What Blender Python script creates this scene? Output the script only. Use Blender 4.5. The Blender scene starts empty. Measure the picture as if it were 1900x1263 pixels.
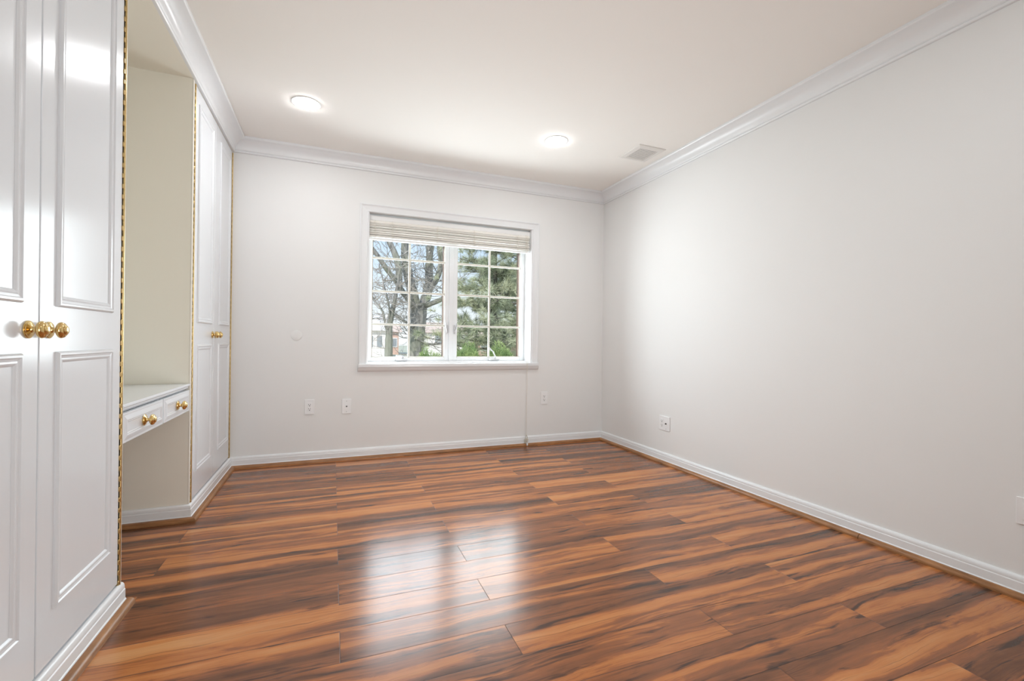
import bpy, bmesh, math, random
from mathutils import Vector, Matrix
import numpy as np

C = bpy.context.scene.collection
SC = bpy.context.scene
PI = math.pi

# ------------------------------------------------------------------ camera
XL, XR, YB, YF, ZC = -0.7024, 2.5024, 3.8824, -1.0, 2.438     # closet fronts, right wall, window wall, wall behind camera, ceiling
cam_d = bpy.data.cameras.new('camera')
cam = bpy.data.objects.new('camera', cam_d); C.objects.link(cam)
cam_d.sensor_width = 36.0
cam_d.lens = 841.69 / 1900.0 * 36.0
cam_d.clip_start = 0.02; cam_d.clip_end = 500
_yaw, _pit, _rol = math.radians(21.5475), math.radians(-0.0182), math.radians(0.7165)
_f = Vector((math.sin(_yaw) * math.cos(_pit), math.cos(_yaw) * math.cos(_pit), math.sin(_pit)))
_r = Vector((math.cos(_yaw), -math.sin(_yaw), 0)); _u = _r.cross(_f)
_r2 = _r * math.cos(_rol) + _u * math.sin(_rol); _u2 = -_r * math.sin(_rol) + _u * math.cos(_rol)
cam.matrix_world = Matrix(((_r2.x, _u2.x, -_f.x, 0), (_r2.y, _u2.y, -_f.y, 0), (_r2.z, _u2.z, -_f.z, 0.973), (0, 0, 0, 1)))
SC.camera = cam

# ------------------------------------------------------------------ world, sun, daylight, exposure
SC.view_settings.view_transform = 'Standard'
SC.view_settings.look = 'None'
SC.view_settings.gamma = 1.0
SC.view_settings.exposure = 0.41
SC.view_settings.use_curve_mapping = False

LENS_W = 80.0          # radiance of the ceiling light lenses
HIDDEN_W = 4.0         # fill lamp added at the ceiling, out of view
WINDOW_W = 37.0         # daylight through the window

w = bpy.data.worlds.new('sky'); SC.world = w; w.use_nodes = True
nt = w.node_tree; nt.nodes.clear()
wo = nt.nodes.new('ShaderNodeOutputWorld'); wb = nt.nodes.new('ShaderNodeBackground')
tc = nt.nodes.new('ShaderNodeTexCoord'); sx = nt.nodes.new('ShaderNodeSeparateXYZ'); cr = nt.nodes.new('ShaderNodeValToRGB')
nt.links.new(tc.outputs['Generated'], sx.inputs[0]); nt.links.new(sx.outputs['Z'], cr.inputs[0])
cr.color_ramp.elements[0].position = 0.0; cr.color_ramp.elements[0].color = (0.93, 0.95, 0.98, 1)
cr.color_ramp.elements[1].position = 0.30; cr.color_ramp.elements[1].color = (0.45, 0.66, 0.95, 1)
e = cr.color_ramp.elements.new(0.09); e.color = (0.80, 0.88, 0.97, 1)
nt.links.new(cr.outputs[0], wb.inputs[0]); wb.inputs[1].default_value = 0.90
nt.links.new(wb.outputs[0], wo.inputs[0])

sd = bpy.data.lights.new('sun', 'SUN'); sd.energy = 3.0; sd.angle = 0.05; sd.color = (1.0, 0.96, 0.9)
so = bpy.data.objects.new('sun', sd); C.objects.link(so)
so.rotation_euler = Vector((0.45, 0.75, -0.75)).to_track_quat('-Z', 'Y').to_euler()

ad = bpy.data.lights.new('window_daylight', 'AREA'); ad.shape = 'RECTANGLE'; ad.size = 1.44; ad.size_y = 0.99
ad.energy = WINDOW_W; ad.color = (0.88, 0.95, 1.0)
ao = bpy.data.objects.new('window_daylight', ad); C.objects.link(ao)
ao.location = (0.992, 4.067, 1.300); ao.rotation_euler = (-PI / 2, 0, 0)      # shines into the room (-Y)

for (hx, hy, hk) in ((1.50, 0.62, 1.0),):
    hd = bpy.data.lights.new('ceiling_fill', 'AREA'); hd.shape = 'DISK'; hd.size = 0.15; hd.energy = HIDDEN_W * hk; hd.color = (0.90, 0.955, 1.0)
    ho = bpy.data.objects.new('ceiling_fill', hd); C.objects.link(ho); ho.location = (hx, hy, ZC - 0.012)  # unseen extra lamp, added to brighten the room

dd = bpy.data.lights.new('front_fill', 'AREA'); dd.shape = 'RECTANGLE'; dd.size = 0.9; dd.size_y = 2.0; dd.energy = 15.0; dd.spread = math.radians(95); dd.color = (0.95, 0.98, 1.0)
do = bpy.data.objects.new('front_fill', dd); C.objects.link(do)
do.location = (0.7, YF + 0.02, 1.05); do.rotation_euler = (PI / 2 + 0.14, 0, 0)       # fill light added behind the camera, no doorway there, shines +Y

td = bpy.data.lights.new('uplight_fill', 'AREA'); td.shape = 'DISK'; td.size = 0.3; td.energy = 4.0; td.color = (0.92, 0.965, 1.0)
to = bpy.data.objects.new('uplight_fill', td); C.objects.link(to); to.location = (0.5, -0.6, 1.55); to.rotation_euler = (PI, 0, 0)   # upward fill added behind the camera, no lamp stands there

# ------------------------------------------------------------------ mesh helpers
class MB:
    def __init__(s): s.v = []; s.f = []; s.m = []
    def add(s, vs, fs, mi=0):
        o = len(s.v); s.v += [tuple(p) for p in vs]; s.f += [tuple(i + o for i in f) for f in fs]; s.m += [mi] * len(fs); return s
    def box(s, x0, x1, y0, y1, z0, z1, mi=0):
        v = [(x, y, z) for x in (x0, x1) for y in (y0, y1) for z in (z0, z1)]
        return s.add(v, [(0, 1, 3, 2), (4, 6, 7, 5), (0, 4, 5, 1), (2, 3, 7, 6), (0, 2, 6, 4), (1, 5, 7, 3)], mi)
    def bbox(s, x0, x1, y0, y1, z0, z1, b=0.002, seg=2, mi=0):      # bevelled box
        bm = bmesh.new(); bmesh.ops.create_cube(bm, size=1.0)
        for v in bm.verts: v.co = Vector(((x0 + x1) / 2 + v.co.x * (x1 - x0), (y0 + y1) / 2 + v.co.y * (y1 - y0), (z0 + z1) / 2 + v.co.z * (z1 - z0)))
        bmesh.ops.bevel(bm, geom=list(bm.edges), offset=b, segments=seg, profile=0.5, affect='EDGES')
        bm.verts.index_update()
        s.add([v.co[:] for v in bm.verts], [[v.index for v in f.verts] for f in bm.faces], mi); bm.free(); return s
    def lathe(s, prof, origin, axis='X', n=24, mi=0):               # prof: (along, radius)
        o = Vector(origin); vs = []; fs = []
        for (a, r) in prof:
            for k in range(n):
                t = 2 * PI * k / n; c, d = r * math.cos(t), r * math.sin(t)
                p = {'X': (a, c, d), 'Y': (d, a, c), 'Z': (c, d, a), '-Y': (c, -a, d), '-X': (-a, d, c), '-Z': (d, c, -a)}[axis]
                vs.append(o + Vector(p))
        m = len(prof)
        for i in range(m - 1):
            for k in range(n):
                k2 = (k + 1) % n; fs.append((i * n + k, i * n + k2, (i + 1) * n + k2, (i + 1) * n + k))
        fs.append(tuple(range(n - 1, -1, -1))); fs.append(tuple((m - 1) * n + k for k in range(n)))
        return s.add(vs, fs, mi)
    def tube(s, pts, radii, n=6, mi=0):
        pts = [Vector(p) for p in pts]
        if not hasattr(radii, '__len__'): radii = [radii] * len(pts)
        vs = []; fs = []; m = len(pts); prev = None
        for i, p in enumerate(pts):
            d = (pts[min(i + 1, m - 1)] - pts[max(i - 1, 0)])
            d = d.normalized() if d.length > 1e-9 else Vector((0, 0, 1))
            if prev is None:
                a = Vector((0, 0, 1)) if abs(d.z) < 0.9 else Vector((1, 0, 0)); u = d.cross(a).normalized()
            else:
                u = (prev - d * prev.dot(d)); u = u.normalized() if u.length > 1e-6 else d.orthogonal().normalized()
            prev = u; q = d.cross(u)
            for k in range(n):
                t = 2 * PI * k / n; vs.append(p + (u * math.cos(t) + q * math.sin(t)) * radii[i])
        for i in range(m - 1):
            for k in range(n):
                k2 = (k + 1) % n; fs.append((i * n + k, i * n + k2, (i + 1) * n + k2, (i + 1) * n + k))
        fs.append(tuple(range(n - 1, -1, -1))); fs.append(tuple((m - 1) * n + k for k in range(n)))
        return s.add(vs, fs, mi)
    def sweep(s, path, prof, side=1, e0=None, e1=None, mi=0):
        """profile (offset, z) swept along an XY path; side=+1 offsets to the right of travel; mitred corners.
        e0/e1: end mitre factor (path end slides along by factor*offset)"""
        P = [Vector((p[0], p[1])) for p in path]; m = len(P); k = len(prof); vs = []; fs = []
        for i in range(m):
            d0 = (P[i] - P[i - 1]).normalized() if i > 0 else None
            d1 = (P[i + 1] - P[i]).normalized() if i < m - 1 else None
            n0 = Vector((d0.y, -d0.x)) * side if d0 else None; n1 = Vector((d1.y, -d1.x)) * side if d1 else None
            for (o, z) in prof:
                if d0 and d1:
                    b = (n0 + n1); q = P[i] + b * (o / (1 + n0.dot(n1)))
                elif d1: q = P[i] + n1 * o + d1 * ((e0 or 0) * o)
                else: q = P[i] + n0 * o - d0 * ((e1 or 0) * o)
                vs.append((q.x, q.y, z))
        for i in range(m - 1):
            for j in range(k):
                j2 = (j + 1) % k; fs.append((i * k + j, i * k + j2, (i + 1) * k + j2, (i + 1) * k + j))
        fs.append(tuple(range(k))); fs.append(tuple((m - 1) * k + j for j in range(k - 1, -1, -1)))
        return s.add(vs, fs, mi)
    def frame(s, P, prof, mi=0):
        """picture-frame moulding: P(a,b,h) maps (a along, b up, h out) to 3D; prof gives (inset, height) ; needs s.rect=(a0,a1,b0,b1)"""
        a0, a1, b0, b1 = s.rect; vs = []; fs = []; k = len(prof)
        for (i, h) in prof:
            vs += [P(a0 + i, b0 + i, h), P(a1 - i, b0 + i, h), P(a1 - i, b1 - i, h), P(a0 + i, b1 - i, h)]
        for j in range(k - 1):
            for c in range(4):
                c2 = (c + 1) % 4; fs.append((j * 4 + c, j * 4 + c2, (j + 1) * 4 + c2, (j + 1) * 4 + c))
        for c in range(4):
            c2 = (c + 1) % 4; fs.append(((k - 1) * 4 + c, (k - 1) * 4 + c2, c2, c))
        return s.add(vs, fs, mi)
    def build(s, name, mats, parent=None, smooth=False, loc=None):
        me = bpy.data.meshes.new(name)
        vs = s.v
        if loc: vs = [(a - loc[0], b - loc[1], c - loc[2]) for (a, b, c) in vs]
        me.from_pydata(vs, [], s.f)
        mats = mats if isinstance(mats, (list, tuple)) else [mats]
        for m in mats: me.materials.append(m)
        me.polygons.foreach_set('material_index', s.m)
        bm = bmesh.new(); bm.from_mesh(me); bmesh.ops.recalc_face_normals(bm, faces=bm.faces)
        if smooth:
            for f in bm.faces: f.smooth = True
            for ed in bm.edges:
                if len(ed.link_faces) == 2 and ed.calc_face_angle(0) > math.radians(38): ed.smooth = False
        bm.to_mesh(me); bm.free(); me.update()
        o = bpy.data.objects.new(name, me); C.objects.link(o)
        if loc: o.location = loc
        if parent: put(o, parent)
        return o

def put(o, parent):
    """parent o (built in world coordinates) under parent"""
    o.parent = parent
    bpy_loc = WORLD.get(parent.name, (0, 0, 0))
    o.location = (o.location[0] - bpy_loc[0], o.location[1] - bpy_loc[1], o.location[2] - bpy_loc[2])
    WORLD[o.name] = tuple(bpy_loc[i] + o.location[i] for i in range(3))
WORLD = {}
def thing(name, label, cat, loc, group=None):
    o = bpy.data.objects.new(name, None); C.objects.link(o); o.location = loc; o.empty_display_size = 0.05
    o['label'] = label; o['category'] = cat
    if group: o['group'] = group
    WORLD[o.name] = tuple(loc); return o
def tag(o, label, cat, group=None):
    o['label'] = label; o['category'] = cat
    if group: o['group'] = group
    return o
def struct(o): o['kind'] = 'structure'; return o
def copy_tree(o, parent=None):
    c = o.copy(); C.objects.link(c)
    if parent: c.parent = parent
    for ch in list(o.children): copy_tree(ch, c)
    return c

# ------------------------------------------------------------------ materials
def mat(name, col, rough=0.5, metal=0.0, spec=0.5, noise=0.0, nscale=30.0, bump=0.0, bscale=200.0, coat=0.0, ior=1.5):
    m = bpy.data.materials.new(name); m.use_nodes = True; t = m.node_tree; b = t.nodes['Principled BSDF']
    b.inputs['Base Color'].default_value = (*col, 1); b.inputs['Roughness'].default_value = rough; b.inputs['Metallic'].default_value = metal
    b.inputs['IOR'].default_value = ior; b.inputs['Coat Weight'].default_value = coat; b.inputs['Specular IOR Level'].default_value = spec
    g = t.nodes.new('ShaderNodeNewGeometry')
    if noise > 0:
        n = t.nodes.new('ShaderNodeTexNoise'); n.inputs['Scale'].default_value = nscale; n.inputs['Detail'].default_value = 4
        t.links.new(g.outputs['Position'], n.inputs['Vector'])
        mr = t.nodes.new('ShaderNodeMapRange'); mr.inputs['To Min'].default_value = 1 - noise; mr.inputs['To Max'].default_value = 1 + noise
        t.links.new(n.outputs['Fac'], mr.inputs['Value'])
        mx = t.nodes.new('ShaderNodeMix'); mx.data_type = 'RGBA'; mx.blend_type = 'MULTIPLY'; mx.inputs['Factor'].default_value = 1
        mx.inputs['A'].default_value = (*col, 1); t.links.new(mr.outputs[0], mx.inputs['B']); t.links.new(mx.outputs['Result'], b.inputs['Base Color'])
    if bump > 0:
        n2 = t.nodes.new('ShaderNodeTexNoise'); n2.inputs['Scale'].default_value = bscale; n2.inputs['Detail'].default_value = 3
        t.links.new(g.outputs['Position'], n2.inputs['Vector'])
        bp = t.nodes.new('ShaderNodeBump'); bp.inputs['Strength'].default_value = bump; bp.inputs['Distance'].default_value = 0.002
        t.links.new(n2.outputs['Fac'], bp.inputs['Height']); t.links.new(bp.outputs[0], b.inputs['Normal'])
    return m

M_WALL = mat('wall_paint', (0.85, 0.848, 0.838), 0.55, spec=0.3, noise=0.012, nscale=2.5, bump=0.06, bscale=260)
M_CEIL = mat('ceiling_paint', (0.925, 0.89, 0.845), 0.8, spec=0.2, noise=0.01, nscale=2, bump=0.05, bscale=220)
M_NICHE = mat('niche_paint_cream', (0.875, 0.84, 0.745), 0.55, spec=0.3, noise=0.012, nscale=2.5, bump=0.06, bscale=260)
M_TRIM = mat('trim_gloss_white', (0.85, 0.86, 0.87), 0.25, noise=0.01, nscale=8, bump=0.02, bscale=60)
M_DOOR = mat('door_gloss_white', (0.79, 0.81, 0.835), 0.20, noise=0.008, nscale=5, bump=0.05, bscale=14)
M_EDGE = mat('edge_cream', (0.84, 0.80, 0.72), 0.35, noise=0.02, nscale=40)
M_BRASS = mat('polished_brass', (0.76, 0.56, 0.25), 0.16, metal=1.0, noise=0.12, nscale=60)
M_HINGE = mat('hinge_brass', (0.62, 0.45, 0.20), 0.3, metal=1.0, noise=0.2, nscale=90)
M_GAPSHADE = mat('gap_shade', (0.07, 0.05, 0.025), 0.45, metal=0.8, noise=0.3, nscale=90)  # near-black colour standing in for shade inside the hinge gap
M_PLATE = mat('plate_white', (0.89, 0.89, 0.89), 0.3, noise=0.01)
M_PLATEC = mat('plate_painted', (0.85, 0.848, 0.838), 0.5, spec=0.3, noise=0.01)
M_DARK = mat('slot_dark', (0.015, 0.014, 0.013), 0.5, noise=0.1)
M_VENT = mat('vent_painted_metal', (0.78, 0.75, 0.71), 0.45, noise=0.02)
M_VENTD = mat('vent_duct', (0.13, 0.12, 0.11), 0.8, noise=0.1)
M_VINYL = mat('window_white', (0.86, 0.87, 0.88), 0.25, noise=0.008)
M_MUNT = mat('muntin_cream', (0.66, 0.63, 0.55), 0.4, noise=0.02)
M_BROWN = mat('exterior_brown', (0.17, 0.10, 0.065), 0.5, noise=0.1)
M_BLIND = mat('blind_cream', (0.88, 0.85, 0.79), 0.4, noise=0.03, nscale=12)
M_BLINDW = mat('blind_white', (0.86, 0.86, 0.85), 0.35, noise=0.01)
M_CORD = mat('cord_cream', (0.78, 0.74, 0.66), 0.7, noise=0.05)
M_STEEL = mat('crank_metal', (0.60, 0.60, 0.61), 0.35, metal=0.7, noise=0.05)
M_JACK = mat('jack_dark_metal', (0.10, 0.095, 0.09), 0.4, metal=0.6, noise=0.05)
M_TENS = mat('tensioner_plastic', (0.62, 0.58, 0.50), 0.3, noise=0.06)

def glass_mat():
    m = bpy.data.materials.new('window_glass'); m.use_nodes = True; t = m.node_tree; t.nodes.clear()
    o = t.nodes.new('ShaderNodeOutputMaterial'); mx = t.nodes.new('ShaderNodeMixShader'); tr = t.nodes.new('ShaderNodeBsdfTransparent')
    gl = t.nodes.new('ShaderNodeBsdfGlossy'); gl.inputs['Roughness'].default_value = 0.0; fr = t.nodes.new('ShaderNodeFresnel'); fr.inputs[0].default_value = 1.08
    tr.inputs[0].default_value = (0.96, 0.975, 0.97, 1)
    t.links.new(fr.outputs[0], mx.inputs[0]); t.links.new(tr.outputs[0], mx.inputs[1]); t.links.new(gl.outputs[0], mx.inputs[2]); t.links.new(mx.outputs[0], o.inputs[0])
    return m
M_GLASS = glass_mat()
def emit_mat(name, col, s):
    m = bpy.data.materials.new(name); m.use_nodes = True; t = m.node_tree; t.nodes.clear()
    o = t.nodes.new('ShaderNodeOutputMaterial'); em = t.nodes.new('ShaderNodeEmission'); em.inputs[0].default_value = (*col, 1); em.inputs[1].default_value = s
    t.links.new(em.outputs[0], o.inputs[0]); return m
M_LENS = emit_mat('lamp_lens', (0.975, 0.985, 1.0), LENS_W)

class NG:
    """tiny node-building helper"""
    def __init__(s, t): s.t = t
    def val(s, x, sock):
        if isinstance(x, (int, float)): sock.default_value = x
        else: s.t.links.new(x, sock)
    def math(s, op, a, b=0.0, c=None):
        n = s.t.nodes.new('ShaderNodeMath'); n.operation = op; s.val(a, n.inputs[0]); s.val(b, n.inputs[1])
        if c is not None: s.val(c, n.inputs[2])
        return n.outputs[0]
    def xyz(s, a, b, c):
        n = s.t.nodes.new('ShaderNodeCombineXYZ'); s.val(a, n.inputs[0]); s.val(b, n.inputs[1]); s.val(c, n.inputs[2]); return n.outputs[0]
    def noise(s, v, sc=1.0, det=3.0, rough=0.5, dist=0.0):
        n = s.t.nodes.new('ShaderNodeTexNoise'); s.t.links.new(v, n.inputs['Vector'])
        n.inputs['Scale'].default_value = sc; n.inputs['Detail'].default_value = det; n.inputs['Roughness'].default_value = rough; n.inputs['Distortion'].default_value = dist
        return n.outputs['Fac']
    def rand(s, v):
        n = s.t.nodes.new('ShaderNodeTexWhiteNoise'); n.noise_dimensions = '3D'; s.t.links.new(v, n.inputs['Vector']); return n.outputs['Value']
    def ramp(s, f, stops, interp='LINEAR'):
        n = s.t.nodes.new('ShaderNodeValToRGB'); s.val(f, n.inputs[0]); cr = n.color_ramp; cr.interpolation = interp
        while len(cr.elements) > 1: cr.elements.remove(cr.elements[-1])
        cr.elements[0].position = stops[0][0]; cr.elements[0].color = (*stops[0][1], 1)
        for p, c in stops[1:]:
            e = cr.elements.new(p); e.color = (*c, 1)
        return n.outputs[0]
    def mix(s, f, a, b, mode='MIX'):
        n = s.t.nodes.new('ShaderNodeMix'); n.data_type = 'RGBA'; n.blend_type = mode; s.val(f, n.inputs['Factor'])
        for x, k in ((a, 'A'), (b, 'B')):
            if isinstance(x, tuple): n.inputs[k].default_value = (*x, 1)
            else: s.t.links.new(x, n.inputs[k])
        return n.outputs['Result']
    def smooth(s, x, a, b):
        n = s.t.nodes.new('ShaderNodeMapRange'); n.interpolation_type = 'SMOOTHSTEP'; s.val(x, n.inputs['Value'])
        n.inputs['From Min'].default_value = a; n.inputs['From Max'].default_value = b; return n.outputs[0]

PW, PL = 0.15843, 1.2248            # plank width and length
PY0, PXA, PXB = 1.2899, 0.0320, 0.5585
def floor_mat():
    m = bpy.data.materials.new('laminate_planks'); m.use_nodes = True; t = m.node_tree; b = t.nodes['Principled BSDF']; N = NG(t)
    g = t.nodes.new('ShaderNodeNewGeometry'); sp = t.nodes.new('ShaderNodeSeparateXYZ'); t.links.new(g.outputs['Position'], sp.inputs[0])
    X, Y = sp.outputs['X'], sp.outputs['Y']
    v = N.math('DIVIDE', N.math('SUBTRACT', Y, PY0), PW)
    row = N.math('FLOOR', v); fv = N.math('SUBTRACT', v, row)
    par = N.math('FLOORED_MODULO', row, 2.0)
    x0 = N.math('MULTIPLY_ADD', par, PXA - PXB, PXB)
    u = N.math('DIVIDE', N.math('SUBTRACT', X, x0), PL)
    col = N.math('FLOOR', u); fu = N.math('SUBTRACT', u, col)
    cell = N.xyz(col, row, 3.7)
    r1 = N.rand(cell); r2 = N.rand(N.xyz(col, row, 11.3)); r3 = N.rand(N.xyz(col, row, 23.9))
    # wood coordinates: each plank shows its own cut of the grain
    ox = N.math('MULTIPLY', r1, 37.0); oz = N.math('MULTIPLY', r2, 91.0)
    lx = N.math('ADD', X, ox); ly = Y
    warp = N.math('MULTIPLY', N.math('SUBTRACT', N.noise(N.xyz(N.math('MULTIPLY', lx, 1.5), N.math('MULTIPLY', ly, 5.0), oz), 1.0, 2.0), 0.5), 0.085)
    warp2 = N.math('MULTIPLY', N.math('SUBTRACT', N.noise(N.xyz(N.math('MULTIPLY', lx, 6.0), N.math('MULTIPLY', ly, 14.0), N.math('ADD', oz, 5.0)), 1.0, 3.0), 0.5), 0.022)
    wy = N.math('ADD', ly, N.math('ADD', warp, warp2))
    band = N.noise(N.xyz(N.math('MULTIPLY', lx, 0.42), N.math('MULTIPLY', wy, 13.0), oz), 1.0, 1.2, 0.5, 0.0)
    fine = N.noise(N.xyz(N.math('MULTIPLY', lx, 2.2), N.math('MULTIPLY', wy, 62.0), oz), 1.0, 4.0, 0.6, 0.3)
    grain = N.noise(N.xyz(N.math('MULTIPLY', lx, 9.0), N.math('MULTIPLY', wy, 380.0), oz), 1.0, 2.0, 0.6)
    mott = N.noise(N.xyz(N.math('MULTIPLY', lx, 5.0), N.math('MULTIPLY', wy, 26.0), oz), 1.0, 5.0, 0.62, 0.8)
    k = N.math('ADD', N.math('MULTIPLY_ADD', fine, 0.24, N.math('MULTIPLY', mott, 0.24)), N.math('MULTIPLY', band, 0.86))
    k = N.math('ADD', k, N.math('MULTIPLY_ADD', r3, 0.09, -0.225))
    colr = N.ramp(k, [(0.24, (0.088, 0.038, 0.020)), (0.36, (0.172, 0.068, 0.031)), (0.44, (0.255, 0.096, 0.041)), (0.508, (0.335, 0.120, 0.046)), (0.530, (0.47, 0.168, 0.053)), (0.62, (0.57, 0.220, 0.071)), (0.76, (0.64, 0.305, 0.118))])
    # dark smoky streaks and knots
    kn = N.noise(N.xyz(N.math('MULTIPLY', lx, 2.6), N.math('MULTIPLY', wy, 34.0), N.math('ADD', oz, 40.0)), 1.0, 4.0, 0.62, 0.6)
    kf = N.math('MULTIPLY', N.smooth(kn, 0.53, 0.66), N.math('SUBTRACT', 1.0, N.smooth(k, 0.47, 0.56)))
    colr = N.mix(N.math('MULTIPLY', kf, 0.85), colr, (0.045, 0.028, 0.022))
    ln = N.noise(N.xyz(N.math('MULTIPLY', lx, 1.6), N.math('MULTIPLY', wy, 140.0), N.math('ADD', oz, 70.0)), 1.0, 3.0, 0.6, 0.2)
    colr = N.mix(N.math('MULTIPLY', N.smooth(ln, 0.56, 0.70), 0.5), colr, (0.06, 0.032, 0.022))
    gm = N.math('MULTIPLY_ADD', grain, 0.30, 0.85)
    colr = N.mix(1.0, colr, N.xyz(gm, gm, gm), 'MULTIPLY')
    # joints
    dv = N.math('MULTIPLY', N.math('MINIMUM', fv, N.math('SUBTRACT', 1.0, fv)), PW)
    du = N.math('MULTIPLY', N.math('MINIMUM', fu, N.math('SUBTRACT', 1.0, fu)), PL)
    dj = N.math('MINIMUM', dv, du)
    seam = N.math('SUBTRACT', 1.0, N.smooth(dj, 0.0004, 0.0014))
    colr = N.mix(N.math('MULTIPLY', seam, 0.85), colr, (0.035, 0.016, 0.010))
    t.links.new(colr, b.inputs['Base Color'])
    b.inputs['IOR'].default_value = 1.40
    rg = N.math('MULTIPLY_ADD', mott, 0.08, 0.17)
    t.links.new(N.math('ADD', rg, N.math('MULTIPLY', seam, 0.4)), b.inputs['Roughness'])
    bp = t.nodes.new('ShaderNodeBump'); bp.inputs['Strength'].default_value = 0.25; bp.inputs['Distance'].default_value = 0.001
    hgt = N.math('SUBTRACT', N.math('MULTIPLY', fine, 0.12), N.math('MULTIPLY', seam, 1.0))
    t.links.new(hgt, bp.inputs['Height']); t.links.new(bp.outputs[0], b.inputs['Normal'])
    return m
M_FLOOR = floor_mat()
def streak_mat(name, stops, rough, ax='XY'):
    m = bpy.data.materials.new(name); m.use_nodes = True; t = m.node_tree; b = t.nodes['Principled BSDF']; N = NG(t)
    g = t.nodes.new('ShaderNodeNewGeometry'); sp = t.nodes.new('ShaderNodeSeparateXYZ'); t.links.new(g.outputs['Position'], sp.inputs[0])
    n = N.noise(N.xyz(N.math('MULTIPLY', sp.outputs['X'], 9.0), N.math('MULTIPLY', sp.outputs['Y'], 9.0), N.math('MULTIPLY', sp.outputs['Z'], 60.0)), 1.0, 4.0, 0.6)
    t.links.new(N.ramp(n, stops), b.inputs['Base Color']); b.inputs['Roughness'].default_value = rough; return m
M_SHOE = streak_mat('stained_oak', [(0.3, (0.22, 0.095, 0.033)), (0.7, (0.44, 0.205, 0.078))], 0.35)
def bark_mat(name, a, c, sc, moss=False):
    m = bpy.data.materials.new(name); m.use_nodes = True; t = m.node_tree; b = t.nodes['Principled BSDF']; N = NG(t)
    g = t.nodes.new('ShaderNodeNewGeometry'); sp = t.nodes.new('ShaderNodeSeparateXYZ'); t.links.new(g.outputs['Position'], sp.inputs[0])
    n = N.noise(N.xyz(N.math('MULTIPLY', sp.outputs['X'], sc), N.math('MULTIPLY', sp.outputs['Y'], sc), N.math('MULTIPLY', sp.outputs['Z'], sc * 0.3)), 1.0, 5.0, 0.7)
    col = N.ramp(n, [(0.33, a), (0.66, c)])
    if moss:
        big = N.noise(g.outputs['Position'], 1.1, 2.0)
        col = N.mix(N.math('MULTIPLY', N.smooth(big, 0.45, 0.62), 0.45), col, (0.30, 0.31, 0.21))
    t.links.new(col, b.inputs['Base Color']); b.inputs['Roughness'].default_value = 0.9; return m
M_BARK = bark_mat('bark_grey', (0.15, 0.14, 0.13), (0.40, 0.38, 0.355), 14, True)
M_TWIG = bark_mat('twig_grey', (0.26, 0.24, 0.22), (0.50, 0.47, 0.43), 9)
M_TWIGR = bark_mat('twig_reddish', (0.30, 0.25, 0.22), (0.50, 0.45, 0.40), 9)
M_PBARK = bark_mat('pine_bark', (0.09, 0.085, 0.07), (0.2, 0.18, 0.15), 20)
def leaf_mat(name, a, c, sc):
    m = mat(name, a, 0.6); t = m.node_tree; b = t.nodes['Principled BSDF']; N = NG(t)
    g = t.nodes.new('ShaderNodeNewGeometry'); n = N.noise(g.outputs['Position'], sc, 3.0)
    t.links.new(N.ramp(n, [(0.35, a), (0.65, c)]), b.inputs['Base Color']); return m
M_NEEDLE = leaf_mat('pine_needles', (0.33, 0.375, 0.245), (0.63, 0.63, 0.43), 2.2)
M_YEW = leaf_mat('yew_leaves', (0.17, 0.27, 0.09), (0.42, 0.50, 0.20), 5)
M_GRASS = leaf_mat('winter_lawn', (0.42, 0.40, 0.27), (0.60, 0.55, 0.42), 0.6)
M_SIDING = mat('white_siding', (0.84, 0.79, 0.76), 0.7, noise=0.03, nscale=1)
M_PINKROOF = mat('faded_roof', (0.66, 0.50, 0.42), 0.85, noise=0.1, nscale=3)
M_BRICK = mat('orange_brick', (0.66, 0.46, 0.38), 0.85, noise=0.12, nscale=4)
M_HGLASS = mat('house_window_grey', (0.30, 0.32, 0.34), 0.25, noise=0.05)

# ------------------------------------------------------------------ room shell
T = 0.12
WX0, WX1, WZ0, WZ1 = 0.257, 1.727, 0.768, 2.008
YO = 4.10                            # outside face of the window wall
XN = -1.31                           # back of the closets
struct(MB().box(XN - T, XR + T, YF - T, YO, -0.12, 0.0).build('floor', M_FLOOR))
struct(MB().box(XN - T, XR + T, YF - T, YO, ZC, ZC + 0.12).build('ceiling', M_CEIL))
b = MB()
b.box(XN - T, WX0, YB, YO, 0, ZC).box(WX1, XR + T, YB, YO, 0, ZC).box(WX0, WX1, YB, YO, 0, WZ0).box(WX0, WX1, YB, YO, WZ1, ZC)
struct(b.build('wall_back', M_WALL))
struct(MB().box(XR, XR + T, YF, YB, 0, ZC).build('wall_right', M_WALL))
struct(MB().box(XN - T, XR + T, YF - T, YF, 0, ZC).build('wall_front', M_WALL))
NY0, NY1 = 2.020, 2.862               # niche between the two wardrobes
ZS = 2.338                            # underside of the header above closets and niche
b = MB()
b.box(XN - T, XN, YF, YB, 0, ZC)                                  # back of closets and niche
b.box(XN, XL, YF, YB, ZS, ZC)                                     # header
b.box(XN, XL, YF, 1.015, 0, ZS)                                   # wall nearer than the first wardrobe
b.box(XN, XL - 0.02, NY0, NY0 + 0.016, 0, ZS).box(XN, XL - 0.004, NY1, NY1 + 0.014, 0, ZS)      # niche side partitions
struct(b.build('wall_left', M_NICHE))

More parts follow.
